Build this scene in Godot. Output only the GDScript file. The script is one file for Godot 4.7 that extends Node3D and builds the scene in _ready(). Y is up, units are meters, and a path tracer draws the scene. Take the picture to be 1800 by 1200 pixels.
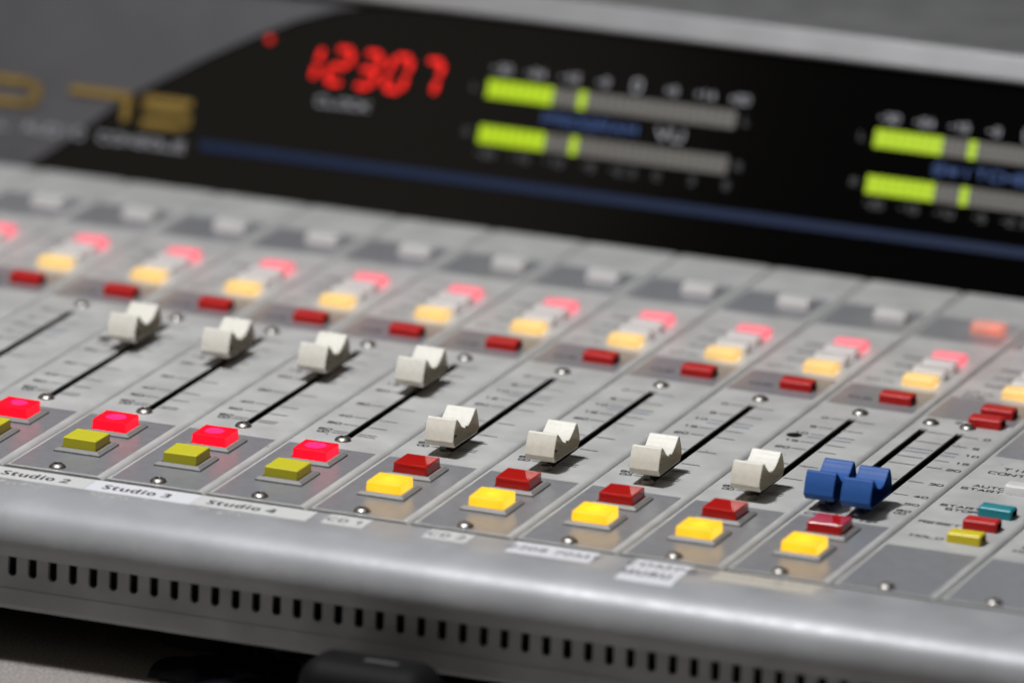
extends Node3D
# A broadcast mixing console seen close through a long lens. Lengths below are millimetres:
# u runs right along the console, v runs away from its front edge, z is height above the faceplates.

const MM := 0.001
const PITCH := 38.1
var mats := {}
var shared := {}
var names := {}
var rng := RandomNumberGenerator.new()

func at(u: float, v: float, z: float) -> Vector3:
	return Vector3(u, z, -v) * MM

# ---------------------------------------------------------------- materials
func lin(r: float, g: float, b: float) -> Color:
	return Color(r, g, b).linear_to_srgb()

func noise_texture(freq: float, lo: float, hi: float, rng_seed: int, octaves := 4, size := 512) -> NoiseTexture2D:
	var n := FastNoiseLite.new()
	n.noise_type = FastNoiseLite.TYPE_SIMPLEX_SMOOTH
	n.frequency = freq
	n.seed = rng_seed
	n.fractal_octaves = octaves
	var t := NoiseTexture2D.new()
	t.width = size
	t.height = size
	t.seamless = true
	t.noise = n
	var g := Gradient.new()
	g.set_color(0, Color(lo, lo, lo))
	g.set_color(1, Color(hi, hi, hi))
	t.color_ramp = g
	return t

func paint(key: String, c: Color, rough: float, metal := 0.0, spec := 0.5) -> StandardMaterial3D:
	var m := StandardMaterial3D.new()
	m.resource_name = key
	m.albedo_color = c
	m.roughness = rough
	m.metallic = metal
	m.metallic_specular = spec
	mats[key] = m
	return m

func grain(m: StandardMaterial3D, tex: Texture2D, rough_tex: Texture2D, bump: Texture2D, scale: float, bump_scale: float) -> void:
	m.uv1_triplanar = true
	m.uv1_world_triplanar = true
	m.uv1_scale = Vector3.ONE * scale
	if tex:
		m.albedo_texture = tex
	if rough_tex:
		m.roughness_texture = rough_tex
		m.roughness_texture_channel = BaseMaterial3D.TEXTURE_CHANNEL_RED
	if bump:
		m.heightmap_enabled = true
		m.heightmap_texture = bump
		m.heightmap_scale = bump_scale

func glowing(key: String, c: Color, e: Color, energy: float, back := Color.BLACK, rough := 0.35) -> StandardMaterial3D:
	var m := paint(key, c, rough)
	m.emission_enabled = true
	m.emission = e
	m.emission_energy_multiplier = energy
	if back != Color.BLACK:
		m.backlight_enabled = true
		m.backlight = back
	return m

func make_materials() -> void:
	var soil := noise_texture(0.006, 0.87, 1.0, 11, 7, 1024)
	var fine := noise_texture(0.05, 0.93, 1.0, 12, 3)
	var pebble := noise_texture(0.09, 0.0, 1.0, 13, 2)
	var wear := noise_texture(0.012, 0.88, 1.0, 14, 5)
	var smudge := noise_texture(0.03, 0.80, 1.0, 15, 6, 1024)
	grain(paint("faceplate paint", lin(0.47, 0.468, 0.455), 0.50), soil, wear, pebble, 6.0, 0.0015)
	grain(paint("grey print", lin(0.205, 0.207, 0.218), 0.33), fine, wear, pebble, 6.0, 0.0015)
	grain(paint("black print", lin(0.02, 0.02, 0.022), 0.6), null, null, null, 1.0, 0.0)
	paint("blue grey print", lin(0.24, 0.26, 0.32), 0.5)
	grain(paint("silver rail paint", lin(0.345, 0.347, 0.357), 0.46, 0.10, 0.36), soil, smudge, pebble, 5.0, 0.003)
	grain(paint("bridge grey paint", lin(0.068, 0.066, 0.072), 0.5), soil, wear, pebble, 5.0, 0.002)
	grain(paint("bridge bezel paint", lin(0.22, 0.218, 0.22), 0.45, 0.2), soil, wear, null, 5.0, 0.0)
	grain(paint("cover paint", lin(0.15, 0.15, 0.15), 0.5), soil, wear, pebble, 5.0, 0.002)
	paint("black glass", lin(0.001, 0.001, 0.001), 0.10, 0.0, 0.36)
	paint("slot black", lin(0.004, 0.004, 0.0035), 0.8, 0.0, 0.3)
	paint("interior black", lin(0.006, 0.006, 0.006), 0.8)
	grain(paint("steel", lin(0.34, 0.32, 0.295), 0.42, 1.0), null, wear, null, 60.0, 0.0)
	grain(paint("stem steel", lin(0.05, 0.05, 0.05), 0.5, 0.5), null, null, null, 1.0, 0.0)
	var white := paint("ivory plastic", lin(0.675, 0.655, 0.58), 0.5)
	grain(white, fine, wear, null, 14.0, 0.0)
	var blue := paint("blue plastic", lin(0.020, 0.088, 0.31), 0.52, 0.0, 0.35)
	grain(blue, fine, wear, null, 14.0, 0.0)
	grain(paint("bezel plastic", lin(0.205, 0.20, 0.192), 0.5), fine, null, null, 14.0, 0.0)
	paint("yellow plastic", lin(0.50, 0.46, 0.022), 0.42, 0.0, 0.4)
	paint("red cap plastic", lin(0.40, 0.006, 0.004), 0.08)
	paint("red plastic", lin(0.42, 0.009, 0.008), 0.38, 0.0, 0.4)
	paint("bright yellow plastic", lin(0.62, 0.50, 0.012), 0.35)
	paint("teal plastic", lin(0.004, 0.20, 0.24), 0.35)
	var clear := paint("clear plastic", lin(0.80, 0.79, 0.77), 0.3)
	clear.backlight_enabled = true
	clear.backlight = Color(1.0, 1.0, 1.0)
	paint("paper", lin(0.47, 0.47, 0.455), 0.8)
	paint("white paper", lin(0.55, 0.55, 0.57), 0.8)
	paint("beige paper", lin(0.42, 0.39, 0.33), 0.85)
	paint("dust", lin(0.10, 0.09, 0.08), 0.9)
	paint("ink", lin(0.03, 0.018, 0.022), 0.7)
	paint("faded ink", lin(0.16, 0.155, 0.165), 0.7)
	paint("brown ink", lin(0.33, 0.29, 0.26), 0.7)
	paint("glue", lin(0.46, 0.45, 0.42), 0.7)
	paint("gold print", lin(0.24, 0.155, 0.03), 0.4, 0.3)
	paint("light print", lin(0.33, 0.33, 0.36), 0.5)
	paint("dim print", lin(0.07, 0.07, 0.075), 0.5)
	paint("blue print", lin(0.012, 0.055, 0.20), 0.5)
	paint("blue stripe", lin(0.005, 0.014, 0.044), 0.5, 0.0, 0.3)
	paint("unlit segment", lin(0.105, 0.098, 0.085), 0.5)
	glowing("clock red", lin(0.25, 0.0, 0.0), lin(1.0, 0.014, 0.007), 1.1)
	glowing("led red", lin(0.15, 0.0, 0.0), lin(1.0, 0.02, 0.012), 0.6)
	glowing("meter green", lin(0.12, 0.2, 0.0), lin(0.50, 0.70, 0.0), 0.68)
	glowing("lit red cap", lin(0.70, 0.008, 0.02), lin(1.0, 0.004, 0.036), 0.62, Color(1, 0.3, 0.5), 0.25)
	glowing("lit red hot spot", lin(0.7, 0.02, 0.1), lin(1.0, 0.012, 0.17), 0.80, Color.BLACK, 0.25)  # hot spot of the inner lamp, put into the colour of a disc
	glowing("lit yellow cap", lin(0.60, 0.42, 0.03), lin(1.0, 0.64, 0.0), 0.80, Color(1, 0.9, 0.5), 0.4)
	glowing("lit pink cap", lin(0.60, 0.36, 0.37), lin(1.0, 0.05, 0.10), 0.55, Color(1, 0.75, 0.8), 0.3)
	glowing("lit amber cap", lin(0.56, 0.46, 0.28), lin(1.0, 0.56, 0.08), 0.52, Color(1, 0.95, 0.8), 0.3)
	glowing("lit orange cap", lin(0.60, 0.45, 0.40), lin(1.0, 0.16, 0.04), 0.22, Color(1, 0.8, 0.7), 0.3)
	var d1 := noise_texture(0.16, 0.55, 1.0, 21, 3, 1024)
	var desk := paint("desk laminate", lin(0.47, 0.43, 0.40), 0.55)
	grain(desk, d1, null, pebble, 4.0, 0.01)
	var film := paint("black film", lin(0.008, 0.007, 0.011), 0.18)
	film.metallic_specular = 0.6
	grain(paint("dark grey plastic", lin(0.006, 0.006, 0.0058), 0.65, 0.0, 0.25), soil, null, pebble, 5.0, 0.003)
	paint("pale mark", lin(0.045, 0.045, 0.045), 0.6)

# ---------------------------------------------------------------- mesh helpers
func tool() -> SurfaceTool:
	var st := SurfaceTool.new()
	st.begin(Mesh.PRIMITIVE_TRIANGLES)
	return st

func tri(st: SurfaceTool, a: Vector3, b: Vector3, c: Vector3, na: Vector3, nb: Vector3, nc: Vector3) -> void:
	var face := (b - a).cross(c - a)
	if face.dot(na + nb + nc) > 0.0:   # front faces run clockwise
		var t := b
		b = c
		c = t
		t = nb
		nb = nc
		nc = t
	st.set_normal(na)
	st.add_vertex(a)
	st.set_normal(nb)
	st.add_vertex(b)
	st.set_normal(nc)
	st.add_vertex(c)

func quad(st: SurfaceTool, a: Vector3, b: Vector3, c: Vector3, d: Vector3, n: Vector3) -> void:
	tri(st, a, b, c, n, n, n)
	tri(st, a, c, d, n, n, n)

func rounded(pts: PackedVector2Array, radii: Array, steps := 4) -> Dictionary:
	# a polygon run counter-clockwise with rounded corners: points and outward normals
	var p := PackedVector2Array()
	var n := PackedVector2Array()
	var count := pts.size()
	for i in count:
		var a := pts[(i + count - 1) % count]
		var b := pts[i]
		var c := pts[(i + 1) % count]
		var d1 := (b - a).normalized()
		var d2 := (c - b).normalized()
		var n1 := Vector2(d1.y, -d1.x)
		var n2 := Vector2(d2.y, -d2.x)
		var r: float = radii[i % radii.size()]
		var turn := d1.angle_to(d2)
		if r <= 0.0 or absf(turn) < 0.02:
			p.append(b)
			n.append(n1)
			p.append(b)
			n.append(n2)
			continue
		var cut := minf(r * tan(absf(turn) / 2.0), minf((b - a).length(), (c - b).length()) * 0.48)
		r = cut / tan(absf(turn) / 2.0)
		var s := signf(turn)
		var centre := b - d1 * cut - n1 * r * s
		for k in steps + 1:
			var nn := n1.rotated(turn * k / steps)
			p.append(centre + nn * r * s)
			n.append(nn)
	return {"p": p, "n": n}

func prism(st: SurfaceTool, shape: Dictionary, a: float, b: float, bevel: float, place: Transform3D, taper := 0.0, steps := 3, ends := Vector2i(1, 1)) -> void:
	# the shape lies in the plane of place's x and y axes and runs from a to b along its z axis
	var p: PackedVector2Array = shape.p
	var n: PackedVector2Array = shape.n
	var rings := []
	for k in steps + 1:
		var w := (PI / 2) * k / steps
		if bevel > 0.0 and ends.x:
			rings.append([a + bevel * (1 - sin(w)), bevel * (1 - cos(w)), cos(w), -sin(w)])
	rings.reverse()
	if not (bevel > 0.0 and ends.x):
		rings.append([a, 0.0, 1.0, 0.0])
	if bevel > 0.0 and ends.y:
		for k in steps + 1:
			var w := (PI / 2) * k / steps
			rings.append([b - bevel * (1 - sin(w)), taper + bevel * (1 - cos(w)), cos(w), sin(w)])
	else:
		rings.append([b, taper, 1.0, 0.0])
	var count := p.size()
	for r in rings.size() - 1:
		var lo: Array = rings[r]
		var hi: Array = rings[r + 1]
		for i in count:
			var j := (i + 1) % count
			if p[i].distance_to(p[j]) < 1e-6:
				continue
			var v := []
			for q in [[i, lo], [j, lo], [j, hi], [i, hi]]:
				var f: Array = q[1]
				var xy: Vector2 = p[q[0]] - n[q[0]] * f[1]
				var nn := Vector3(n[q[0]].x * f[2], n[q[0]].y * f[2], f[3])
				v.append([place * (Vector3(xy.x, xy.y, f[0])), (place.basis * nn).normalized()])
			tri(st, v[0][0], v[1][0], v[2][0], v[0][1], v[1][1], v[2][1])
			tri(st, v[0][0], v[2][0], v[3][0], v[0][1], v[2][1], v[3][1])
	for e in [[rings[0], -1.0], [rings[-1], 1.0]]:
		var flat := PackedVector2Array()
		for i in count:
			var q := p[i] - n[i] * (e[0][1] as float)
			if flat.is_empty() or flat[flat.size() - 1].distance_to(q) > 1e-5:
				flat.append(q)
		if flat.size() > 2 and flat[0].distance_to(flat[flat.size() - 1]) < 1e-5:
			flat.remove_at(flat.size() - 1)
		var idx := Geometry2D.triangulate_polygon(flat)
		var nn2 := (place.basis * Vector3(0, 0, e[1])).normalized()
		for i in range(0, idx.size(), 3):
			var va := []
			for k in 3:
				va.append(place * Vector3(flat[idx[i + k]].x, flat[idx[i + k]].y, e[0][0]))
			tri(st, va[0], va[1], va[2], nn2, nn2, nn2)

# profile in (v, z), run along u
func along_u() -> Transform3D:
	return Transform3D(Basis(Vector3(0, 0, -MM), Vector3(0, MM, 0), Vector3(MM, 0, 0)), Vector3.ZERO)

# plan in (u, v), run upwards
func upright(u := 0.0, v := 0.0, z := 0.0) -> Transform3D:
	return Transform3D(Basis(Vector3(MM, 0, 0), Vector3(0, 0, -MM), Vector3(0, MM, 0)), at(u, v, z))

func rect(u0: float, v0: float, u1: float, v1: float) -> PackedVector2Array:
	return PackedVector2Array([Vector2(u0, v0), Vector2(u1, v0), Vector2(u1, v1), Vector2(u0, v1)])

func block(st: SurfaceTool, u0: float, v0: float, z0: float, u1: float, v1: float, z1: float, corner := 0.0, bevel := 0.0, taper := 0.0) -> void:
	prism(st, rounded(rect(u0, v0, u1, v1), [corner]), z0, z1, bevel, upright(), taper, 3, Vector2i(0, 1))

func lathe(st: SurfaceTool, profile: Array, u: float, v: float, z: float, sides := 28) -> void:
	# profile: [radius, height] from the centre outwards; sharp where a point repeats
	for i in profile.size() - 1:
		var a := Vector2(profile[i][0], profile[i][1])
		var b := Vector2(profile[i + 1][0], profile[i + 1][1])
		if a.distance_to(b) < 1e-6:
			continue
		var na := _profile_normal(profile, i, 1)
		var nb := _profile_normal(profile, i + 1, -1)
		for k in sides:
			var t0 := TAU * k / sides
			var t1 := TAU * (k + 1) / sides
			var q := []
			for e in [[a, na, t0], [b, nb, t0], [b, nb, t1], [a, na, t1]]:
				var c := cos(e[2])
				var s := sin(e[2])
				q.append([at(u + e[0].x * c, v + e[0].x * s, z + e[0].y), Vector3(e[1].x * c, e[1].y, -e[1].x * s)])
			tri(st, q[0][0], q[1][0], q[2][0], q[0][1], q[1][1], q[2][1])
			if a.x > 1e-6:
				tri(st, q[0][0], q[2][0], q[3][0], q[0][1], q[2][1], q[3][1])

func _profile_normal(profile: Array, i: int, side: int) -> Vector2:
	var here := Vector2(profile[i][0], profile[i][1])
	var out := Vector2.ZERO
	for s in [-1, 1]:
		var j: int = i + s
		if j < 0 or j >= profile.size():
			continue
		var d := (Vector2(profile[j][0], profile[j][1]) - here) * float(s)
		if d.length() < 1e-6:
			if s != side:
				out = Vector2.ZERO
			continue
		d = d.normalized()
		if s == side or here.distance_to(Vector2(profile[i - side][0], profile[i - side][1]) if i - side >= 0 and i - side < profile.size() else here) > 1e-6:
			out += Vector2(-d.y, d.x)
	return out.normalized()

func mesh_of(key: String, build: Callable) -> Mesh:
	if not shared.has(key):
		var st := tool()
		build.call(st)
		shared[key] = st.commit()
	return shared[key]

func part(called: String, mesh: Mesh, material: String, parent: Node, where := Vector3.ZERO, label := "") -> MeshInstance3D:
	var o := MeshInstance3D.new()
	o.name = called
	o.mesh = mesh
	o.material_override = mats[material]
	o.position = where
	o.cast_shadow = GeometryInstance3D.SHADOW_CASTING_SETTING_ON
	parent.add_child(o, true)
	if label:
		o.set_meta("label", label)
	return o

func group_node(called: String, parent: Node, where := Vector3.ZERO, label := "") -> Node3D:
	var o := Node3D.new()
	o.name = called
	o.position = where
	parent.add_child(o, true)
	if label:
		o.set_meta("label", label)
	return o

func numbered(called: String) -> String:
	names[called] = names.get(called, -1) + 1
	return called if names[called] == 0 else "%s_%03d" % [called, names[called]]

func thing(called: String, label: String, category: String, where := Vector3.ZERO, group := "") -> Node3D:
	var o := Node3D.new()
	o.name = numbered(called)
	o.position = where
	add_child(o)
	o.set_meta("label", label)
	o.set_meta("category", category)
	if group:
		o.set_meta("group", group)
	return o

# ---------------------------------------------------------------- wide square lettering, drawn as strokes
const GLYPHS := {
	"0": "0,.2 0,.8 .15,1 .85,1 1,.8 1,.2 .85,0 .15,0 0,.2", "1": ".2,.8 .55,1 .55,0", "2": "0,.85 .15,1 .85,1 1,.85 1,.62 .85,.5 .15,.5 0,.35 0,0 1,0",
	"3": "0,1 .85,1 1,.85 1,.62 .88,.5 .3,.5|.88,.5 1,.38 1,.15 .85,0 0,0", "4": ".75,0 .75,1 0,.3 1,.3", "5": "1,1 0,1 0,.57 .85,.57 1,.42 1,.15 .85,0 0,0",
	"6": ".95,1 .15,1 0,.8 0,.15 .15,0 .85,0 1,.15 1,.42 .85,.57 0,.57", "7": "0,1 1,1 .4,0", "J": "0,1 1,1 1,0", "8": ".12,.52 0,.65 0,.85 .15,1 .85,1 1,.85 1,.65 .88,.52 .12,.52 0,.38 0,.15 .15,0 .85,0 1,.15 1,.38 .88,.52",
	"9": "0,0 .85,0 1,.2 1,.85 .85,1 .15,1 0,.85 0,.58 .15,.43 1,.43", "%": "0,.2 0,.8 .1,1 .4,1 .5,.8 .5,.2 .4,0 .1,0 0,.2|.5,.2 .5,.8 .6,1 .9,1 1,.8 1,.2 .9,0 .6,0 .5,.2",
	"+": ".5,.2 .5,.8|.1,.5 .9,.5", "-": ".1,.5 .9,.5", ".": ".4,0 .6,0",
	"A": "0,0 .5,1 1,0|.2,.35 .8,.35", "B": "0,0 0,1 .85,1 1,.85 1,.62 .88,.52 0,.52|.88,.52 1,.4 1,.15 .85,0 0,0", "C": "1,.9 .9,1 .15,1 0,.8 0,.2 .15,0 .9,0 1,.1", "D": "0,0 0,1 .8,1 1,.8 1,.2 .8,0 0,0",
	"E": "1,1 0,1 0,0 1,0|0,.52 .85,.52", "F": "1,1 0,1 0,0|0,.5 .8,.5", "G": "1,.9 .9,1 .15,1 0,.8 0,.2 .15,0 1,0 1,.48 .55,.48", "H": "0,0 0,1|1,0 1,1|0,.5 1,.5", "I": ".5,0 .5,1",
	"K": "0,0 0,1|1,1 .1,.5 1,0", "L": "0,1 0,0 1,0", "M": "0,0 0,1 .5,.3 1,1 1,0", "N": "0,0 0,1 1,0 1,1", "O": "0,.2 0,.8 .15,1 .85,1 1,.8 1,.2 .85,0 .15,0 0,.2", "P": "0,0 0,1 .85,1 1,.85 1,.6 .85,.45 0,.45",
	"R": "0,0 0,1 .85,1 1,.85 1,.6 .85,.45 0,.45|.5,.45 1,0", "S": "1,.9 .9,1 .15,1 0,.85 0,.65 .15,.52 .85,.52 1,.38 1,.15 .85,0 .1,0 0,.1", "T": "0,1 1,1|.5,1 .5,0", "U": "0,1 0,.2 .15,0 .85,0 1,.2 1,1", "V": "0,1 .5,0 1,1", "W": "0,1 .25,0 .5,.8 .75,0 1,1", "X": "0,0 1,1|0,1 1,0",
}

func stroke(st: SurfaceTool, a: Vector2, b: Vector2, half: float, place: Transform3D) -> void:
	var d := (b - a).normalized()
	var s := Vector2(-d.y, d.x) * half
	a -= d * half * 0.6
	b += d * half * 0.6
	var q := []
	for c in [a + s, b + s, b - s, a - s]:
		q.append(place * Vector3(c.x, c.y, 0))
	quad(st, q[0], q[1], q[2], q[3], place.basis.z.normalized())

func write(st: SurfaceTool, text: String, u: float, v: float, height: float, advance: float, weight: float, place: Transform3D, align := 0.0) -> void:
	# align 0 starts at u, 0.5 is centred on it, 1 ends there; v is the baseline
	var wide := advance * 0.74
	var total := advance * text.length() - (advance - wide)
	var x := u - total * align
	for ch in text:
		if GLYPHS.has(ch):
			for line in (GLYPHS[ch] as String).split("|"):
				var last := Vector2.INF
				for pair in line.split(" "):
					var xy := pair.split(",")
					var here := Vector2(x + float(xy[0]) * wide, v + float(xy[1]) * height)
					if last != Vector2.INF:
						stroke(st, last, here, weight / 2, place)
					last = here
		x += advance

# ---------------------------------------------------------------- console parts
func faceplate_mesh(st: SurfaceTool, holes: Array) -> void:
	var u0 := -18.2
	var u1 := 19.5
	var v0 := -82.0
	var v1 := 296.0
	var r := 2.0
	var us := [u0 + r, u1 - r]
	var vs := [v0, v1]
	for h in holes:
		us.append_array([h[0], h[2]])
		vs.append_array([h[1], h[3]])
	us.sort()
	vs.sort()
	for i in us.size() - 1:
		for j in vs.size() - 1:
			if us[i + 1] - us[i] < 1e-4 or vs[j + 1] - vs[j] < 1e-4:
				continue
			var mid := Vector2((us[i] + us[i + 1]) / 2, (vs[j] + vs[j + 1]) / 2)
			var open := false
			for h in holes:
				open = open or (mid.x > h[0] and mid.x < h[2] and mid.y > h[1] and mid.y < h[3])
			if not open:
				quad(st, at(us[i], vs[j], 0), at(us[i + 1], vs[j], 0), at(us[i + 1], vs[j + 1], 0), at(us[i], vs[j + 1], 0), Vector3.UP)
	for h in holes:
		var c := [Vector2(h[0], h[1]), Vector2(h[2], h[1]), Vector2(h[2], h[3]), Vector2(h[0], h[3])]
		for k in 4:
			var a: Vector2 = c[k]
			var b: Vector2 = c[(k + 1) % 4]
			var d := (b - a).normalized()
			quad(st, at(a.x, a.y, 0), at(b.x, b.y, 0), at(b.x, b.y, -.7), at(a.x, a.y, -.7), Vector3(-d.y, 0, -d.x))
	for side in [[u0, -1.0], [u1, 1.0]]:
		var s: float = side[1]
		var centre: float = side[0] - s * r
		var last := []
		for k in 6:
			var w := (PI / 2) * k / 5
			var here := [centre + s * r * sin(w), -r + r * cos(w), Vector3(s * sin(w), cos(w), 0)]
			if last:
				var q := [at(last[0], v0, last[1]), at(here[0], v0, here[1]), at(here[0], v1, here[1]), at(last[0], v1, last[1])]
				tri(st, q[0], q[1], q[2], last[2], here[2], here[2])
				tri(st, q[0], q[2], q[3], last[2], here[2], last[2])
			last = here
		quad(st, at(side[0], v0, -r), at(side[0], v0, -6), at(side[0], v1, -6), at(side[0], v1, -r), Vector3(s, 0, 0))
	quad(st, at(u0 + .4, v0, -.4), at(u1 - .4, v0, -.4), at(u1, v0, -6), at(u0, v0, -6), Vector3(0, 0, 1))
	quad(st, at(u0 + r, v0, 0), at(u1 - r, v0, 0), at(u1 - .4, v0, -.4), at(u0 + .4, v0, -.4), Vector3(0, 0, 1))
	quad(st, at(u0, v1, -.4), at(u1, v1, -.4), at(u1, v1, -6), at(u0, v1, -6), Vector3(0, 0, -1))

func flat_block(st: SurfaceTool, u0: float, v0: float, u1: float, v1: float, z: float) -> void:
	quad(st, at(u0, v0, z), at(u1, v0, z), at(u1, v1, z), at(u0, v1, z), Vector3.UP)

func print_place(z := 0.1) -> Transform3D:
	return upright(0, 0, z)

const TICKS := [[109.0, "0"], [96.2, "5"], [86.8, "10"], [76.0, "15"], [66.6, "20"], [47.0, "30"], [30.0, "40"], [19.8, "50"], [10.4, ""], [8.1, ""]]

func scale_mesh(st: SurfaceTool, double: bool) -> void:
	var pl := print_place()
	for t in TICKS:
		var v: float = t[0]
		var spans := [[-9.2, 0.6], [4.8, 10.3]] if double else [[-7.3, -1.9], [2.3, 9.3]]
		for s in spans:
			flat_block(st, s[0], v - .28, s[1], v + .28, 0.1)
		if double:
			write(st, t[1], 12.6, v - 1.1, 2.2, 2.75, .46, pl, 0.0)
		else:
			write(st, t[1], -8.4, v - 1.1, 2.2, 2.75, .46, pl, 1.0)
	if double:
		write(st, "60", 12.6, 10.3, 1.9, 2.75, .46, pl, 0.0)
		write(st, "%", 12.6, 7.0, 1.9, 5.4, .46, pl, 0.0)
	else:
		write(st, "60", -8.4, 10.3, 1.9, 2.75, .46, pl, 1.0)
		write(st, "%", -8.4, 7.0, 1.9, 5.4, .46, pl, 1.0)

func zero_line_mesh(st: SurfaceTool, double: bool) -> void:
	var spans := [[-9.2, 0.6], [4.8, 10.0]] if double else [[-7.2, -1.9], [2.3, 9.2]]
	for s in spans:
		flat_block(st, s[0], 82.2, s[1], 83.8, 0.1)

func fader_cap_mesh(st: SurfaceTool) -> void:
	# side outline in (v, z), counter-clockwise
	var pts := PackedVector2Array([Vector2(-10.9, 4.0), Vector2(10.9, 4.0), Vector2(12.7, 6.2), Vector2(11.4, 10.2), Vector2(9.4, 13.5), Vector2(8.4, 13.4), Vector2(7.45, 12.62), Vector2(7.40, 12.54), Vector2(7.22, 12.44), Vector2(6.0, 11.48), Vector2(5.95, 11.42), Vector2(5.78, 11.31), Vector2(4.2, 10.25), Vector2(2.2, 9.3), Vector2(0.0, 9.0), Vector2(-2.2, 9.3), Vector2(-4.2, 10.25), Vector2(-6.3, 12.1), Vector2(-8.6, 13.9), Vector2(-9.7, 14.0), Vector2(-11.6, 10.4), Vector2(-12.7, 6.2)])
	prism(st, rounded(pts, [.5, .5, .8, 30.0, .45, .4, .0, .0, .0, .0, .0, .0, .0, 6.0, 8.0, 6.0, 3.0, 3.0, .4, .9, 30.0, .6], 5), -5.5, 5.5, 0.4, along_u())

func make_fader(parent: Node3D, u: float, v: float, plastic: String, label: String, marked: bool) -> void:
	var f := group_node("fader", parent, at(u, v, 0), label)
	part("fader_cap", mesh_of("fader_cap", fader_cap_mesh), plastic, f).rotation = Vector3(0, rng.randf_range(-.02, .02), rng.randf_range(-.012, .012))
	part("fader_stem", mesh_of("fader_stem", func(st): block(st, -.7, -3.4, -4.5, .7, 3.4, 4.4)), "stem steel", f)
	if marked:
		part("index_mark", mesh_of("index_mark", func(st): prism(st, rounded(rect(-.45, 8.55, .45, 9.25), [.2]), 4.9, 5.54, 0.0, along_u())), "black print", f)

func screw_mesh(st: SurfaceTool) -> void:
	var p := [[0.0, .55], [1.2, .55], [1.2, .55], [1.35, 1.36], [1.35, 1.36]]
	for k in 9:
		var w := 0.44 + (1.35 - 0.44) * k / 8.0
		p.append([3.05 * sin(w) / sin(1.35), 1.6 * (cos(w) - cos(1.35)) / (1 - cos(1.35)) + .1])
	p.append([3.05, 0.0])
	lathe(st, p, 0, 0, 0)

func bezel_mesh(st: SurfaceTool) -> void:
	# a square frame, chamfered outside, open in the middle
	var outer := 8.75
	var top := 7.6
	var inner := 6.75
	var h := 1.5
	for k in 4:
		var t := Transform3D(Basis(Vector3.UP, PI / 2 * k), Vector3.ZERO)
		var nrm := t.basis * Vector3(0, 0, 1)
		var c := t.basis * (Vector3(0, outer - top, h * .55).normalized())
		quad(st, t * at(-outer, -outer, 0), t * at(outer, -outer, 0), t * at(outer, -outer, h * .45), t * at(-outer, -outer, h * .45), nrm)
		quad(st, t * at(-outer, -outer, h * .45), t * at(outer, -outer, h * .45), t * at(top, -top, h), t * at(-top, -top, h), c)
		quad(st, t * at(-top, -top, h), t * at(top, -top, h), t * at(inner, -inner, h), t * at(-inner, -inner, h), Vector3.UP)
		quad(st, t * at(-inner, -inner, h), t * at(inner, -inner, h), t * at(inner, -inner, 0), t * at(-inner, -inner, 0), -nrm)

func square_cap_mesh(st: SurfaceTool) -> void:
	block(st, -6.5, -6.5, .1, 6.5, 6.5, 4.95, .7, .45, .22)

func cap_hot_spot_mesh(st: SurfaceTool) -> void:
	lathe(st, [[0.0, .10], [3.1, .09], [3.6, .06], [3.9, 0.0]], 0, 0, 0, 32)

func notch_mesh(st: SurfaceTool) -> void:
	prism(st, rounded(rect(-3.0, -.35, 3.0, .35), [.3]), 0.0, 0.12, 0.0, Transform3D(Basis(Vector3(MM, 0, 0), Vector3(0, MM, 0), Vector3(0, 0, MM)), Vector3.ZERO))

func glow_light(parent: Node3D, where: Vector3, c: Color, energy: float) -> void:
	var l := OmniLight3D.new()
	l.name = "button_light"
	l.position = where
	l.light_color = c
	l.light_energy = energy
	l.light_size = 0.0012
	l.omni_range = 0.5
	l.omni_attenuation = 2.0
	l.shadow_enabled = true
	parent.add_child(l, true)

func square_button(parent: Node3D, v: float, material: String, label: String) -> void:
	var lit := material.begins_with("lit")
	var b := group_node("push_button", parent, at(.15, v, 0), label)
	part("bezel", mesh_of("bezel", bezel_mesh), "bezel plastic", b)
	part("button_light_cap" if lit else "button_cap", mesh_of("square_cap", square_cap_mesh), material, b, at(rng.randf_range(-.12, .12), rng.randf_range(-.12, .12), rng.randf_range(-.15, .1))).rotation = Vector3(rng.randf_range(-.012, .012), rng.randf_range(-.016, .016), rng.randf_range(-.012, .012))
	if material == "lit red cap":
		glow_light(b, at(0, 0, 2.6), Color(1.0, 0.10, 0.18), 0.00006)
		part("lamp_hot_spot", mesh_of("cap_hot_spot", cap_hot_spot_mesh), "lit red hot spot", b, at(0, 0, 4.98))  # glowing disc added on the cap for the hot spot of the lamp inside
	elif lit:
		glow_light(b, at(0, 0, 2.4), Color(1.0, 0.78, 0.35), 0.00014)

func small_cap_mesh(st: SurfaceTool) -> void:
	# a bar with a softly rounded back, run along u
	var pts := PackedVector2Array([Vector2(-3.5, .05), Vector2(3.5, .05), Vector2(3.5, 3.0), Vector2(2.5, 3.7), Vector2(-2.5, 3.7), Vector2(-3.5, 3.0)])
	prism(st, rounded(pts, [0, 0, .8, 1.2, 1.2, .8], 3), -6.2, 6.2, .8, along_u(), 0.0, 4)

func bar_button(parent: Node3D, u: float, v: float, material: String, label := "") -> void:
	var lit := material.begins_with("lit")
	var where := at(u, v, 0)
	part("selector_light_button" if lit else "selector_button", mesh_of("small_cap", small_cap_mesh), material, parent, where, label).rotation = Vector3(rng.randf_range(-.02, .02), rng.randf_range(-.02, .02), rng.randf_range(-.012, .012))
	var glow := {"lit pink cap": [Color(1, .14, .22), .00006], "lit amber cap": [Color(1, .70, .16), .000045], "lit orange cap": [Color(1, .26, .07), .00010]}
	if lit:
		glow_light(parent, where + at(3.0, -.9, 1.6), glow[material][0], glow[material][1])

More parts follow.
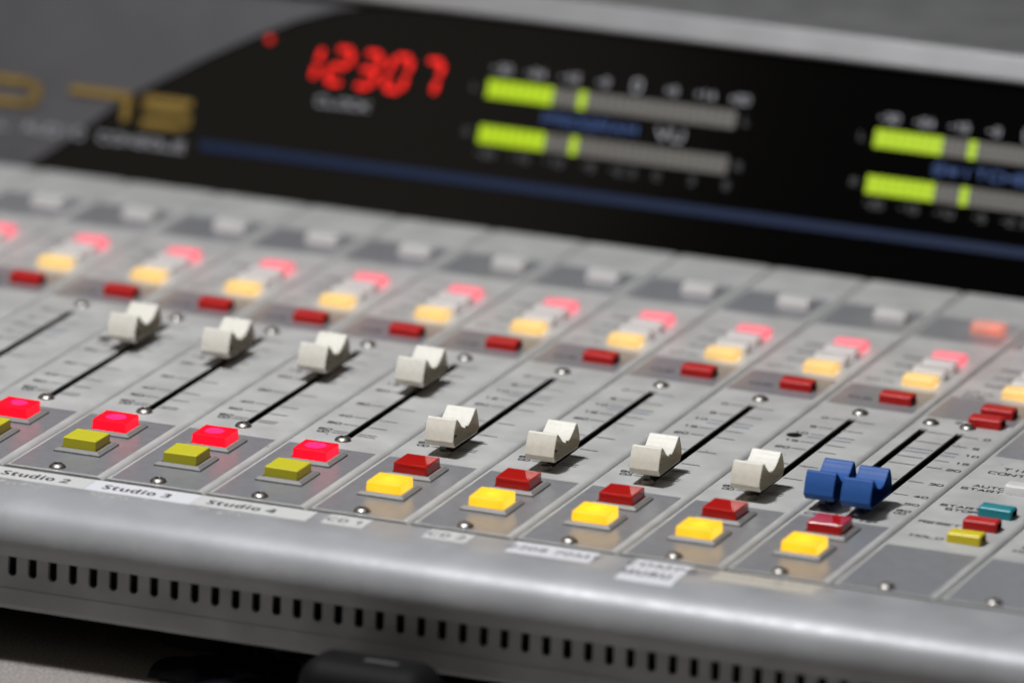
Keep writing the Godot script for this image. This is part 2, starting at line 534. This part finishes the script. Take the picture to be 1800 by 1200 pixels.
func make_module(k: int, label: String) -> Node3D:
	var m := thing("channel_module", label, "channel module", at(k * PITCH, 0, 0), "channel modules side by side in the console")
	var timer := k >= 9
	var double := k == 8
	var slots := [] if timer else ([[-12.7, 4.6, -9.5, 112.3], [1.1, 4.6, 4.3, 112.3]] if double else [[-1.4, 4.6, 1.8, 112.3]])
	var plate := part("faceplate", mesh_of("plate%d" % slots.size(), func(st): faceplate_mesh(st, slots)), "faceplate paint", m)
	for s in slots:
		var wide: float = s[2] - s[0]
		part("slot_channel", mesh_of("slot_channel", func(st):
			for x in [[0.0, 1.0], [wide, -1.0]]:
				quad(st, at(x[0], 4.6, -.7), at(x[0], 112.3, -.7), at(x[0], 112.3, -9), at(x[0], 4.6, -9), Vector3(x[1], 0, 0))
			flat_block(st, -2, 2, wide + 2, 115, -9)), "slot black", plate, at(s[0], 0, 0))
	# printed bands and lettering
	var bands := {"ordinary": [[-15.9, -80.6, 16.9, -10.0], [-15.9, 128.8, 16.9, 157.5], [-15.9, 229.0, 16.9, 260.5]], "timer": [[-15.9, -80.6, 16.9, -28.5], [-15.9, 91.0, 16.9, 139.0], [-15.9, 229.0, 16.9, 260.5]]}
	var kind := "timer" if timer else "ordinary"
	for b in bands[kind]:
		part("grey_band", mesh_of("band_%s_%d" % [kind, b[1]], func(st): flat_block(st, b[0], b[1], b[2], b[3], .05)), "grey print", plate)
	if not timer:
		part("fader_scale", mesh_of("scale%s" % double, func(st): scale_mesh(st, double)), "black print", plate)
		part("unity_line", mesh_of("unity%s" % double, func(st): zero_line_mesh(st, double)), "blue grey print", plate)
	var pl := print_place()
	var words := []
	if k == 9:
		words = [["TIMER", .6, 75.6, 2.7, 3.55, .56, .5], ["CONTROL", .6, 69.6, 2.7, 3.55, .56, .5], ["AUTO", .6, 51.6, 2.3, 3.1, .5, 1.0], ["START", .6, 47.0, 2.3, 3.1, .5, 1.0], ["START", .6, 23.8, 2.3, 3.1, .5, 1.0], ["STOP", .6, 19.6, 2.3, 3.1, .5, 1.0], ["RESET", .2, 1.5, 2.3, 3.1, .5, 1.0], ["HOLD", -.4, -15.8, 2.3, 3.1, .5, 1.0]]
	elif k == 10:
		words = [["SET", -6.5, -12.5, 2.3, 3.1, .5, .5], ["MODE", -6.5, -17.5, 2.3, 3.1, .5, .5]]
	else:
		for w in ["PGM", "AUD", "AUX", "UTIL"]:
			words.append([w, -1.6, 198.3 - 11.2 * words.size(), 2.3, 2.9, .46, 1.0])
		if double:
			words.append_array([["CUE", -8.0, 159.3, 2.3, 2.9, .46, .5], ["2", -2.2, 124.2, 2.3, 2.9, .46, .5], ["CR", -12.2, -8.0, 2.3, 3.1, .5, .5], ["HP", 8.2, -8.0, 2.3, 3.1, .5, .5]])
		else:
			words.append(["CUE", -6.4, 139.0, 2.3, 3.1, .5, .5])
	for w in words:
		part("lettering", mesh_of("word_%s_%s_%s" % [w[0], w[1], w[2]], func(st): write(st, w[0], w[1], w[2], w[3], w[4], w[5], pl, w[6])), "black print", plate)
	# screws
	var heads := [[.4, -77.0]]
	for s in slots:
		var mid: float = (s[0] + s[2]) / 2
		heads.append_array([[mid - .1, .8], [mid - .1, 120.4]])
	for h in heads:
		part("screw", mesh_of("screw", screw_mesh), "steel", m, at(h[0], h[1], 0))
	# selector buttons up the module
	if timer:
		bar_button(m, 7.9, 50.6, "clear plastic")
		if k == 9:
			bar_button(m, 7.9, 20.8, "teal plastic")
			bar_button(m, 7.9, 3.6, "red plastic")
			bar_button(m, 7.9, -13.8, "bright yellow plastic")
	else:
		bar_button(m, 7.6, 199.8, "lit pink cap", "lit pink selector button")
		bar_button(m, 7.6, 188.6, "clear plastic")
		bar_button(m, 7.6, 177.4, "clear plastic")
		bar_button(m, 7.6, 166.2, "lit amber cap", "lit amber selector button")
		if double:
			bar_button(m, 7.9, 140.2, "red plastic")
			bar_button(m, 7.9, 126.2, "red plastic")
		else:
			bar_button(m, 7.4, 140.6, "red plastic")
		if k == 7:
			bar_button(m, 7.6, 246.5, "lit orange cap", "lit orange button at the top of the module")
		else:
			bar_button(m, 7.6, 246.5, "clear plastic")
		# the two square keys at the front
		if k <= 3:
			square_button(m, -25.4, "lit red cap", "square red button, lit")
			square_button(m, -51.2, "yellow plastic", "square yellow button, unlit")
		else:
			square_button(m, -25.4, "red cap plastic", "square red button, unlit")
			square_button(m, -51.2, "lit yellow cap", "square yellow button, lit")
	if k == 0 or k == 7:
		part("hole_dark_disc", mesh_of("hole_dark_disc", func(st): lathe(st, [[0.0, .1], [2.6, .1], [2.9, 0.0]], 0, 0, 0)), "slot black", m, at(-12.0, 82.8, .05))  # flat black disc drawn in for the dark inside of an open hole
	if k == 8:
		part("label_holder", mesh_of("label_holder", func(st): block(st, -12, -3, 0, 16, 3, 1.6, .6, .4)), "clear plastic", m, at(0.6, 232, 0))
	return m

func build_frame() -> Node3D:
	var f := thing("console_frame", "silver console frame with rounded front rail and a row of vent slots", "console frame", at(150, -60, -41))
	var off := -f.position
	var u0 := -330.0
	var u1 := 500.0
	# front rail: flat lip, then rolled over towards the user
	var pts := PackedVector2Array()
	var nrm := PackedVector2Array()
	for q in [[Vector2(-114, -21.2), Vector2(0, -1)], [Vector2(-114, -16), Vector2(1, 0)], [Vector2(-83.6, -16), Vector2(0, -1)], [Vector2(-83.6, -.6), Vector2(1, 0)]]:
		pts.append(q[0])
		nrm.append(q[1])
	pts.append(Vector2(-83.9, -.3))
	nrm.append(Vector2(0, 1))
	for k in 31:
		var w := (PI / 2 + .28) * k / 30
		pts.append(Vector2(RAIL_V - RAIL_A * sin(w), -.3 - RAIL_B + RAIL_B * cos(w)))
		nrm.append(Vector2(-RAIL_B * sin(w), RAIL_A * cos(w)).normalized())
	var under := nrm[nrm.size() - 1]
	pts.append(Vector2(-118.6, -21.0))
	nrm.append(under)
	pts.append(Vector2(-118.1, -21.2))
	nrm.append(Vector2(0, -1))
	var st := tool()
	prism(st, {"p": pts, "n": nrm}, u0, u1, 0.0, along_u())
	part("front_rail", st.commit(), "silver rail paint", f, off)
	# vent strip, every slot a real opening
	st = tool()
	var pitch := 7.575
	var vf := -117.0
	var first: float = 39.6 + floorf((u0 + 8 - 39.6) / pitch) * pitch
	var z_top := -17.0
	var z_bot := -33.0
	var cells := int((u1 - first - 6) / pitch)
	for i in cells:
		var c: float = first + pitch * i
		for side in [-1.0, 1.0]:
			var poly := PackedVector2Array([Vector2(c, z_top), Vector2(c + side * pitch / 2, z_top), Vector2(c + side * pitch / 2, z_bot), Vector2(c, z_bot)])
			var rim := PackedVector2Array()
			for k in 9:
				var w := PI / 2 - (PI / 2) * k / 8
				rim.append(Vector2(c + side * 1.6 * cos(w), -26.9 - 1.6 * sin(w)))
			for k in 9:
				var w := (PI / 2) * k / 8
				rim.append(Vector2(c + side * 1.6 * cos(w), -20.8 + 1.6 * sin(w)))
			poly.append_array(rim)
			var idx := Geometry2D.triangulate_polygon(poly)
			for t in range(0, idx.size(), 3):
				tri(st, at(poly[idx[t]].x, vf, poly[idx[t]].y), at(poly[idx[t + 1]].x, vf, poly[idx[t + 1]].y), at(poly[idx[t + 2]].x, vf, poly[idx[t + 2]].y), Vector3(0, 0, 1), Vector3(0, 0, 1), Vector3(0, 0, 1))
			for k in rim.size() - 1:
				var a := rim[k]
				var b := rim[k + 1]
				var mid := (a + b) / 2 - Vector2(c, clampf((a.y + b.y) / 2, -26.9, -20.8))
				quad(st, at(a.x, vf, a.y), at(b.x, vf, b.y), at(b.x, vf + 1.5, b.y), at(a.x, vf + 1.5, a.y), Vector3(-mid.x, -mid.y, 0).normalized())
	part("vent_strip", st.commit(), "silver rail paint", f, off)
	# lower apron
	st = tool()
	prism(st, rounded(PackedVector2Array([Vector2(-117.3, -41.0), Vector2(-100, -41.0), Vector2(-100, -33.0), Vector2(-117.3, -33.0)]), [2.6, 0, 0, .0], 5), u0, u1, 0.0, along_u())
	part("apron", st.commit(), "silver rail paint", f, off)
	# closed black inside and floor of the case
	st = tool()
	prism(st, rounded(PackedVector2Array([Vector2(-112, -32), Vector2(-100, -32), Vector2(-100, -18), Vector2(-112, -18)]), [0.0]), u0 + 1, u1 - 1, 0.0, along_u())
	prism(st, rounded(PackedVector2Array([Vector2(-100, -41), Vector2(330, -41), Vector2(330, -12), Vector2(-100, -12)]), [0.0]), u0 + 1, u1 - 1, 0.0, along_u())
	part("inner_case", st.commit(), "interior black", f, off)
	# plain blanking plates beyond the modules
	for e in [[u0 + 2, -171.2], [401.0, u1 - 2]]:
		st = tool()
		block(st, e[0], -82.0, -6.0, e[1], 296.0, 0.0, .5, 1.5)
		part("blanking_plate", st.commit(), "faceplate paint", f, off)
	# rubber feet down to the desk
	for u in [-280.0, 90.0, 460.0]:
		for v in [-60.0, 290.0]:
			st = tool()
			prism(st, rounded(rect(-14, -14, 14, 14), [6.0]), -60.0, -41.0, 0.0, upright())
			part("foot", st.commit(), "interior black", f, off + at(u, v, 0))
	# torn bits of old label glue left on the rail
	st = tool()
	rng.seed = 77
	for c in [[32.0, -101.5, 16], [72.0, -100.5, 18], [112.0, -100.3, 14]]:
		for i in c[2]:
			var p := Vector2(c[0] + rng.randf_range(-11, 11), c[1] + rng.randf_range(-2.3, 1.8))
			var w := rng.randf_range(.25, 1.1)
			var drop := 0.0
			if p.y < RAIL_V:
				drop = RAIL_B * (sqrt(maxf(0, 1 - pow((RAIL_V - p.y) / RAIL_A, 2))) - 1)
			var a := rng.randf_range(0, TAU)
			for t in 5:
				var e1 := p + Vector2(cos(a + t * TAU / 5) * w, sin(a + t * TAU / 5) * w * .7)
				var e2 := p + Vector2(cos(a + (t + 1) * TAU / 5) * w, sin(a + (t + 1) * TAU / 5) * w * .7)
				tri(st, at(p.x, p.y, drop - .22), at(e1.x, e1.y, drop - .24), at(e2.x, e2.y, drop - .24), Vector3.UP, Vector3.UP, Vector3.UP)
	var glue := part("glue_residue", st.commit(), "glue", f, off)
	glue.set_meta("kind", "stuff")
	# specks of dust and dirt on the faceplates
	st = tool()
	rng.seed = 78
	for i in 190:
		var p := Vector2(rng.randf_range(-120, 380), rng.randf_range(-80, 150))
		var w := rng.randf_range(.10, .26) * (1.5 if i % 11 == 0 else 1.0)
		var a := rng.randf_range(0, TAU)
		for t in 5:
			var e1 := p + Vector2(cos(a + t * TAU / 5) * w * 1.5, sin(a + t * TAU / 5) * w)
			var e2 := p + Vector2(cos(a + (t + 1) * TAU / 5) * w * 1.5, sin(a + (t + 1) * TAU / 5) * w)
			tri(st, at(p.x, p.y, .2), at(e1.x, e1.y, .12), at(e2.x, e2.y, .12), Vector3.UP, Vector3.UP, Vector3.UP)
	part("dust_specks", st.commit(), "dust", f, off).set_meta("kind", "stuff")
	return f

const RAIL_V := -101.0   # where the flat lip of the rail starts to roll over, and the half axes of the roll
const RAIL_A := 20.0
const RAIL_B := 14.0
const TILT := 0.4363   # the meter bridge leans back 25 degrees

func on_bridge(u: float, s: float, proud: float) -> Transform3D:
	# x along the console, y up the sloping face, z out of it
	return Transform3D(Basis(Vector3(MM, 0, 0), Vector3(0, cos(TILT), -sin(TILT)) * MM, Vector3(0, sin(TILT), cos(TILT)) * MM), at(0, 298, -1)) * Transform3D(Basis.IDENTITY, Vector3(u, s, proud))

func face(s: float, proud := 0.0) -> Vector2:
	return Vector2(298 + s * sin(TILT) - proud * cos(TILT), -1 + s * cos(TILT) + proud * sin(TILT))

const SEGMENTS := {"a": [[-.5, 1], [.5, 1]], "b": [[.5, 1], [.5, 0]], "c": [[.5, 0], [.5, -1]], "d": [[-.5, -1], [.5, -1]], "e": [[-.5, 0], [-.5, -1]], "f": [[-.5, 1], [-.5, 0]], "g": [[-.5, 0], [.5, 0]]}
const DIGITS := {"1": "bc", "2": "abged", "3": "abgcd", "0": "abcdef", "7": "abc"}

func build_bridge() -> void:
	var b := thing("meter_bridge", "sloping meter bridge with black display, red clock digits and green level bars", "meter bridge", at(90, 330, -41))
	var off := -b.position
	var u0 := -330.0
	var u1 := 500.0
	var st := tool()
	prism(st, rounded(PackedVector2Array([face(-44), face(-44, -30), face(86, -30), face(86)]), [0.0]), u0, u1, 0.0, along_u())
	part("front_panel", st.commit(), "bridge grey paint", b, off)
	# top bezel and cover
	st = tool()
	prism(st, rounded(PackedVector2Array([face(82.2, 4.5), face(82.2, .1), face(86.4, .1), face(86.4, -8), face(96.0, -8), face(93.0, 4.0)]), [1.0, 0, 0, 0, 3.0, 2.2], 5), u0, u1, 0.0, along_u())
	part("bezel", st.commit(), "bridge bezel paint", b, off)
	st = tool()
	var back := face(95.0, -8.2)
	prism(st, rounded(PackedVector2Array([back, back + Vector2(0, -8), back + Vector2(190, -8), back + Vector2(190, 4)]), [0.0]), u0, u1, 0.0, along_u())
	part("top_cover", st.commit(), "cover paint", b, off)
	st = tool()
	prism(st, rounded(PackedVector2Array([Vector2(345, -41), Vector2(520, -41), Vector2(520, back.y - 9), Vector2(face(86, -30).x + 2, back.y - 9)]), [0.0]), u0 + 2, u1 - 2, 0.0, along_u())
	part("rear_case", st.commit(), "bridge grey paint", b, off)
	# black display glass with its swept left edge
	st = tool()
	var outline := PackedVector2Array([Vector2(-139, 0.2), Vector2(u1 - 6, 0.2), Vector2(u1 - 6, 82.1), Vector2(10, 82.1), Vector2(-5, 81.2), Vector2(-22, 78.0), Vector2(-39, 71.4), Vector2(-56.5, 62.0), Vector2(-73.6, 51.9), Vector2(-90.5, 40.7), Vector2(-103.2, 32.2), Vector2(-111.3, 24.4), Vector2(-121.5, 15.0)])
	prism(st, rounded(outline, [0, 0, 0, 0, 20, 20, 30, 30, 30, 30, 30, 30, 30], 3), 0.05, 1.2, 0.2, on_bridge(0, 0, 0), 0.0, 2, Vector2i(0, 1))
	var glass := part("display_glass", st.commit(), "black glass", b, off)
	st = tool()
	prism(st, rounded(rect(-68.5, 16.2, u1 - 8, 20.0), [0.0]), 1.22, 1.3, 0.0, on_bridge(0, 0, 0))
	part("blue_stripe", st.commit(), "blue stripe", glass)
	# lettering: the gold name, partly on the grey panel and partly on the glass
	st = tool()
	var pl := on_bridge(0, 0, 1.35)
	write(st, "D", -166.0, 25.4, 8.6, 26.0 / .74, 3.1, pl)
	write(st, "J", -125.5, 24.4, 9.0, 24.0 / .74, 3.1, pl)
	write(st, "5", -93.5, 24.0, 9.6, 18.0 / .74, 3.0, pl)
	part("gold_lettering", st.commit(), "gold print", b, off)
	st = tool()
	write(st, "DIGITAL AUDIO CONSOLE", -74.5, 14.6, 3.2, 5.35, .7, pl, 1.0)
	part("lettering", st.commit(), "light print", b, off)
	# clock
	var clock := group_node("clock_display", b, off, "red seven segment clock")
	var places := [["1", -30.0], ["2", -17.2], ["3", -5.2], ["0", 7.2], ["7", 20.3]]
	for d in places:
		for s in DIGITS[d[0]]:
			st = tool()
			var e: Array = SEGMENTS[s]
			var a := Vector2(e[0][0] * 7.2, e[0][1] * 6.7)
			var c := Vector2(e[1][0] * 7.2, e[1][1] * 6.7)
			var dir := (c - a).normalized()
			var side := Vector2(-dir.y, dir.x)
			a += dir * .5
			c -= dir * .5
			var w := 1.05
			var poly := PackedVector2Array([a, a + dir * w - side * w, c - dir * w - side * w, c, c - dir * w + side * w, a + dir * w + side * w])
			for i in poly.size():
				poly[i] = Vector2(d[1] + poly[i].x + poly[i].y * .17, 55.9 + poly[i].y)
			prism(st, rounded(poly, [0.0]), 1.22, 1.4, 0.0, on_bridge(0, 0, 0))
			part("digit_segment", st.commit(), "clock red", clock)
	st = tool()
	prism(st, rounded(_disc(-47.8, 62.9, 1.5), [0.0]), 1.22, 1.6, 0.0, on_bridge(0, 0, 0))
	part("indicator_light", st.commit(), "led red", b, off)
	st = tool()
	write(st, "CLOCK", -12.8, 39.9, 3.0, 4.6, .6, pl, .5)
	part("legend", st.commit(), "light print", b, off)
	# level meters
	var step := 3.4
	for mt in [[44.6, "PROGRAM", 68.0, [8, 8], [11, 11]], [202.4, "SWITCHED", 226.0, [8, 8], [11, 11]]]:
		var meter := group_node("level_meter_display", b, off, "level meter with green bars")
		for row in 2:
			var s0: float = [51.2, 33.2][row]
			for i in 30:
				var lit: bool = i < mt[3][row] or i == mt[4][row]
				var u: float = mt[0] + step * i
				if u > u1 - 14:
					continue
				var seg := mesh_of("meter_segment", func(q): prism(q, rounded(rect(0, 0, step - .35, 7.0), [0.0]), 0.0, 0.15, 0.0, Transform3D(on_bridge(0, 0, 0).basis, Vector3.ZERO)))
				part("segment_light" if lit else "segment", seg, "meter green" if lit else "unlit segment", meter, on_bridge(u, s0, 1.22).origin)
		st = tool()
		var i2 := 0
		for w in ["-30", "-24", "-16", "-8", "0", "+8", "+14", "+20"]:
			var big: float = 1.5 if w == "0" else 1.0
			write(st, w, mt[0] + 4.4 + 13.9 * i2, 61.3 - (big - 1), 2.9 * big, 2.9 * big, .55 * big, pl, .5)
			i2 += 1
		write(st, "VU", mt[0] + 79.2 - 8, 43.6, 4.2, 6.2, .8, pl)
		part("meter_scale", st.commit(), "light print", meter)
		st = tool()
		i2 = 0
		for w in ["-20", "-15", "-10", "-5", "-2.5", "0", "3", "6"]:
			write(st, w, mt[0] + 4.0 + 14.1 * i2, 27.8, 2.7, 2.8, .5, pl, .5)
			i2 += 1
		write(st, "L", mt[0] + step * 30 + 4, 53.4, 2.8, 2.6, .5, pl, .5)
		write(st, "R", mt[0] + step * 30 + 4, 35.4, 2.8, 2.6, .5, pl, .5)
		write(st, "L", mt[0] - 5, 53.4, 2.8, 2.6, .5, pl, .5)
		write(st, "R", mt[0] - 5, 35.4, 2.8, 2.6, .5, pl, .5)
		part("lower_scale", st.commit(), "dim print", meter)
		st = tool()
		write(st, mt[1], mt[2] + 1.5, 43.9, 3.6, 39.5 / 7.0 if mt[1] != "SWITCHED" else 39.5 / 7.0, .85, pl)
		part("meter_name", st.commit(), "blue print", meter)

func _disc(u: float, v: float, r: float) -> PackedVector2Array:
	var p := PackedVector2Array()
	for k in 20:
		p.append(Vector2(u + r * cos(TAU * k / 20), v + r * sin(TAU * k / 20)))
	return p

func paper_label(label: String, u0: float, u1: float, v0: float, v1: float, skew: float, material: String, lines: Array) -> void:
	# lines: [text, ink, capital height, centre u, baseline v, bold, widen]
	var o := thing("paper_label", label, "label", at((u0 + u1) / 2, (v0 + v1) / 2, -.3), "paper labels stuck along the front rail")
	var off := -o.position
	var st := tool()
	# follows the rail where it starts to roll over
	var n := 12
	var rows := []
	for k in n + 1:
		var v := lerpf(v1, v0, k / float(n))
		var w := clampf((RAIL_V - v) / RAIL_A, 0.0, 1.0)
		var z := -.3 + RAIL_B * (sqrt(1 - w * w) - 1)
		var nn := Vector3(0, RAIL_A * sqrt(1 - w * w), RAIL_B * w).normalized()
		var sh := skew * k / n
		rows.append([at(u0 + sh, v, z) + nn * .00016, at(u1 + sh, v, z) + nn * .00016, nn])
	for k in n:
		var a: Array = rows[k]
		var b: Array = rows[k + 1]
		tri(st, a[0], a[1], b[1], a[2], a[2], b[2])
		tri(st, a[0], b[1], b[0], a[2], b[2], b[2])
	for e in [[rows[0], 1.0], [rows[n], -1.0]]:
		var d: Vector3 = e[0][2] * .00016
		quad(st, e[0][0], e[0][1], e[0][1] - d, e[0][0] - d, Vector3(0, 0, -e[1]))
	for e in [0, 1]:
		for k in n:
			quad(st, rows[k][e], rows[k + 1][e], rows[k + 1][e] - rows[k + 1][2] * .00016, rows[k][e] - rows[k][2] * .00016, Vector3(-1 if e == 0 else 1, 0, 0))
	part("paper", st.commit(), material, o, off)
	for l in lines:
		var font := SystemFont.new()
		font.font_names = PackedStringArray(["Droid Sans"])
		font.font_weight = 700 if l[5] else 400
		var px: float = l[2] * MM / (64 * 0.714)
		var whole := font.get_string_size(l[0], HORIZONTAL_ALIGNMENT_LEFT, -1, 64).x
		var done := ""
		for word in (l[0] as String).split(" "):
			var before := font.get_string_size(done, HORIZONTAL_ALIGNMENT_LEFT, -1, 64).x
			var own := font.get_string_size(word, HORIZONTAL_ALIGNMENT_LEFT, -1, 64).x
			done += word + " "
			var tm := TextMesh.new()
			tm.font = font
			tm.text = word
			tm.font_size = 64
			tm.pixel_size = px
			tm.depth = 0.00003
			tm.curve_step = 1.0
			tm.horizontal_alignment = HORIZONTAL_ALIGNMENT_CENTER
			tm.vertical_alignment = VERTICAL_ALIGNMENT_BOTTOM
			var t := part("lettering", tm, l[1], o)
			var w2 := clampf((RAIL_V - l[4]) / RAIL_A, 0.0, 1.0)
			var z2: float = -.3 + RAIL_B * (sqrt(1 - w2 * w2) - 1)
			var lean := atan2(RAIL_B * w2, RAIL_A * sqrt(1 - w2 * w2))
			var mid: float = l[3] + (before + own / 2 - whole / 2) * px / MM * l[6]
			t.transform = Transform3D(Basis(Vector3.RIGHT, -PI / 2 + lean).scaled_local(Vector3(l[6], 1, 1)), off + at(mid, l[4] - l[2] * .30, z2 + .2))

func build_labels() -> void:
	paper_label("white strip reading Studio 2, leftmost label on the front rail", 16.0, 56.6, -97.2, -84.8, 0, "paper", [["Studio 2", "ink", 4.7, 36.5, -93.6, true, 1.0]])
	paper_label("white strip reading Studio 3, between two other Studio strips", 56.7, 96.4, -97.0, -84.6, 0, "white paper", [["Studio 3", "ink", 4.7, 74.6, -93.6, true, 1.0]])
	paper_label("white strip reading Studio 4, beside the short CD 1 label", 96.5, 139.6, -96.6, -84.5, 0, "paper", [["Studio 4", "ink", 4.7, 113.6, -93.4, true, 1.0]])
	paper_label("short white label reading CD 1, right of the Studio strips", 144.6, 160.0, -95.8, -84.4, 0, "paper", [["CD 1", "faded ink", 4.6, 151.6, -92.6, true, 1.0]])
	paper_label("short white label reading CD 2, second of the two CD labels", 181.8, 197.8, -95.6, -84.4, 0, "paper", [["CD 2", "faded ink", 4.6, 189.0, -92.4, true, 1.0]])
	paper_label("longer white label with two blurred words, right of the CD 2 label", 212.9, 243.4, -97.6, -84.4, 0, "white paper", [["2208 70MT", "faded ink", 4.6, 228.6, -93.4, true, 1.05]])
	paper_label("tall white label with two lines of writing", 256.6, 277.0, -107.5, -84.3, 0, "white paper", [["COMPB", "faded ink", 4.8, 267.4, -92.6, true, 1.1], ["MURU", "faded ink", 4.6, 265.0, -102.8, true, 1.0]])
	paper_label("beige strip with faint brown writing, rightmost label on the rail", 286.2, 323.5, -96.0, -84.8, 0, "beige paper", [["PROMOS BREAK", "brown ink", 3.6, 304.8, -92.2, false, 1.2]])

func build_desk() -> void:
	var d := MeshInstance3D.new()
	d.name = "desk"
	var bm := BoxMesh.new()
	bm.size = Vector3(2.2, 0.03, 1.6)
	d.mesh = bm
	d.material_override = mats["desk laminate"]
	d.position = Vector3(0.1, -0.060 - 0.015, -0.05)
	d.set_meta("kind", "structure")
	add_child(d)
	# crumpled black film under the front of the console
	var film := MeshInstance3D.new()
	film.name = numbered("plastic_film")
	var n := FastNoiseLite.new()
	n.seed = 5
	n.frequency = 0.045
	n.fractal_octaves = 3
	n.noise_type = FastNoiseLite.TYPE_CELLULAR
	n.cellular_return_type = FastNoiseLite.RETURN_DISTANCE
	var st := tool()
	st.set_smooth_group(0)
	var nu := 46
	var nv := 34
	var h := func(i: int, j: int) -> Vector3:
		var x := i / float(nu) * 2 - 1
		var y := j / float(nv) * 2 - 1
		var a := 1.0 + .18 * sin(4 * atan2(y, x) + 1.0)
		var r := sqrt(x * x + y * y) / a
		var lift := maxf(0.0, 1 - r * r)
		var u := 122.0 + x * 34
		var v := -97.0 + y * 28
		return at(u, v, -59.85 + 6.0 * sqrt(lift) + lift * 5.0 * (n.get_noise_2d(u * 2.0, v * 2.0) + .6))
	for i in nu:
		for j in nv:
			var c := Vector2((i + .5) / nu * 2 - 1, (j + .5) / nv * 2 - 1)
			if c.length() > 1.0 + .18 * sin(4 * atan2(c.y, c.x) + 1.0):
				continue
			var q := [h.call(i, j), h.call(i + 1, j), h.call(i + 1, j + 1), h.call(i, j + 1)]
			for t in [[0, 3, 2], [0, 2, 1]]:
				for e in t:
					st.add_vertex(q[e])
	st.index()
	st.generate_normals()
	film.mesh = st.commit()
	film.material_override = mats["black film"]
	film.set_meta("label", "crumpled glossy black plastic film on the desk below the console")
	film.set_meta("category", "plastic film")
	add_child(film)
	# dark box in front of the apron
	var bx := thing("equipment_box", "dark grey rounded box with small pale mark, below the vent strip", "box", at(184, -144, -60))
	st = tool()
	prism(st, rounded(rect(-27, -16, 27, 16), [12.0], 6), 0.1, 30.0, 9.0, upright(), 3.0, 6, Vector2i(0, 1))
	part("housing", st.commit(), "dark grey plastic", bx)
	st = tool()
	prism(st, rounded(rect(-6, -1.6, 6, 1.6), [.6]), 30.0, 30.2, 0.0, upright(4, -1, 0))
	part("pale_mark", st.commit(), "pale mark", bx)

func area(called: String, where: Vector3, look: Vector3, size: Vector2, c: Color, energy: float) -> void:
	var l := AreaLight3D.new()
	l.name = called
	add_child(l)
	l.look_at_from_position(where, look, Vector3.FORWARD if absf((look - where).normalized().y) > .9 else Vector3.UP)
	l.area_size = size
	l.area_normalize_energy = true
	l.light_color = c
	l.light_energy = energy
	l.shadow_enabled = true
	l.area_range = 8.0

func _ready() -> void:
	# camera: a 320 mm lens (on a 36 x 24 frame) three metres away
	var cam := Camera3D.new()
	cam.name = "camera"
	var right := Vector3(0.93375399, 0.0362534, -0.35607469)
	var down := Vector3(0.12843063, -0.96254074, 0.23879048)
	var ahead := Vector3(-0.33407943, -0.26870246, -0.9034323)
	cam.transform = Transform3D(Basis(right, -down, -ahead).orthonormalized(), Vector3(1.24380685, 0.90287801, 2.88522839))
	var lens := CameraAttributesPhysical.new()
	lens.frustum_focal_length = 321.565
	lens.frustum_focus_distance = 3.205
	lens.exposure_aperture = 5.8
	lens.frustum_near = 0.05
	lens.frustum_far = 60.0
	cam.attributes = lens
	cam.fov = rad_to_deg(2.0 * atan(600.0 / 16078.24))
	cam.near = 0.05
	cam.far = 60.0
	add_child(cam)
	cam.current = true
	# dim room light all round
	var we := WorldEnvironment.new()
	we.name = "environment"
	var env := Environment.new()
	env.background_mode = Environment.BG_COLOR
	env.background_color = lin(0.030, 0.029, 0.028)
	env.background_energy_multiplier = 1.0
	env.tonemap_mode = Environment.TONE_MAPPER_LINEAR
	env.tonemap_exposure = 1.0
	env.sdfgi_enabled = true
	env.ssao_enabled = true
	env.ssil_enabled = true
	we.environment = env
	add_child(we)
	# one compact lamp above the faders, a wide dim light in front on the left
	area("overhead_lamp", Vector3(0.02, 0.92, 0.23), Vector3(0.16, 0.0, -0.06), Vector2(0.09, 0.09), Color(0.985, 0.99, 1.0), 1.08)
	area("ceiling_light", Vector3(-0.1, 2.4, 0.35), Vector3(-0.1, 0.0, 0.2), Vector2(1.4, 1.0), Color(0.985, 0.99, 1.0), 1.1)
	area("wall_light", Vector3(-2.6, 1.7, 2.5), Vector3(0.1, 0.0, -0.2), Vector2(2.8, 2.0), Color(1.0, 0.95, 0.87), 0.85)
	make_materials()
	build_desk()
	build_frame()
	build_bridge()
	var told := {
		-4: "channel module at the photo's left edge, cut off beside its pink button",
		-3: "second channel module from the left edge, only its rear buttons in view",
		-2: "third channel module from the left edge, with red bar button at the photo's edge",
		-1: "channel module with an empty fader slot, left of the first white fader",
		0: "channel module whose white fader stands highest, a black hole beside its slot",
		1: "channel module above the leftmost Studio strip, with lit red square key",
		2: "channel module above the middle Studio strip, its white fader pushed up",
		3: "rightmost module with a lit red square key, beside the first lit yellow key",
		4: "leftmost module with a lit yellow square key and white fader pulled down",
		5: "second module from the left with a lit yellow square key, short label below",
		6: "channel module above the longer two word label, yellow key lit, fader down",
		7: "channel module above the two line label, fader down, orange button lit",
		8: "channel module with two blue faders side by side",
		9: "timer control module with teal, red and yellow bar buttons",
		10: "module at the photo's right edge, mostly out of view, with grey band and screw",
	}
	var where := {0: 80.4, 1: 77.4, 2: 75.8, 3: 75.3, 4: 8.2, 5: 7.6, 6: 8.8, 7: 7.4}
	for k in range(-4, 11):
		var m := make_module(k, told[k])
		if k < 8:
			make_fader(m, .2, where.get(k, 9.0), "ivory plastic", "white fader", k in [4, 5, 6])
		elif k == 8:
			make_fader(m, -11.1, 8.0, "blue plastic", "blue fader, set back", false)
			make_fader(m, 2.9, 5.4, "blue plastic", "blue fader, nearer the front", false)
	build_labels()
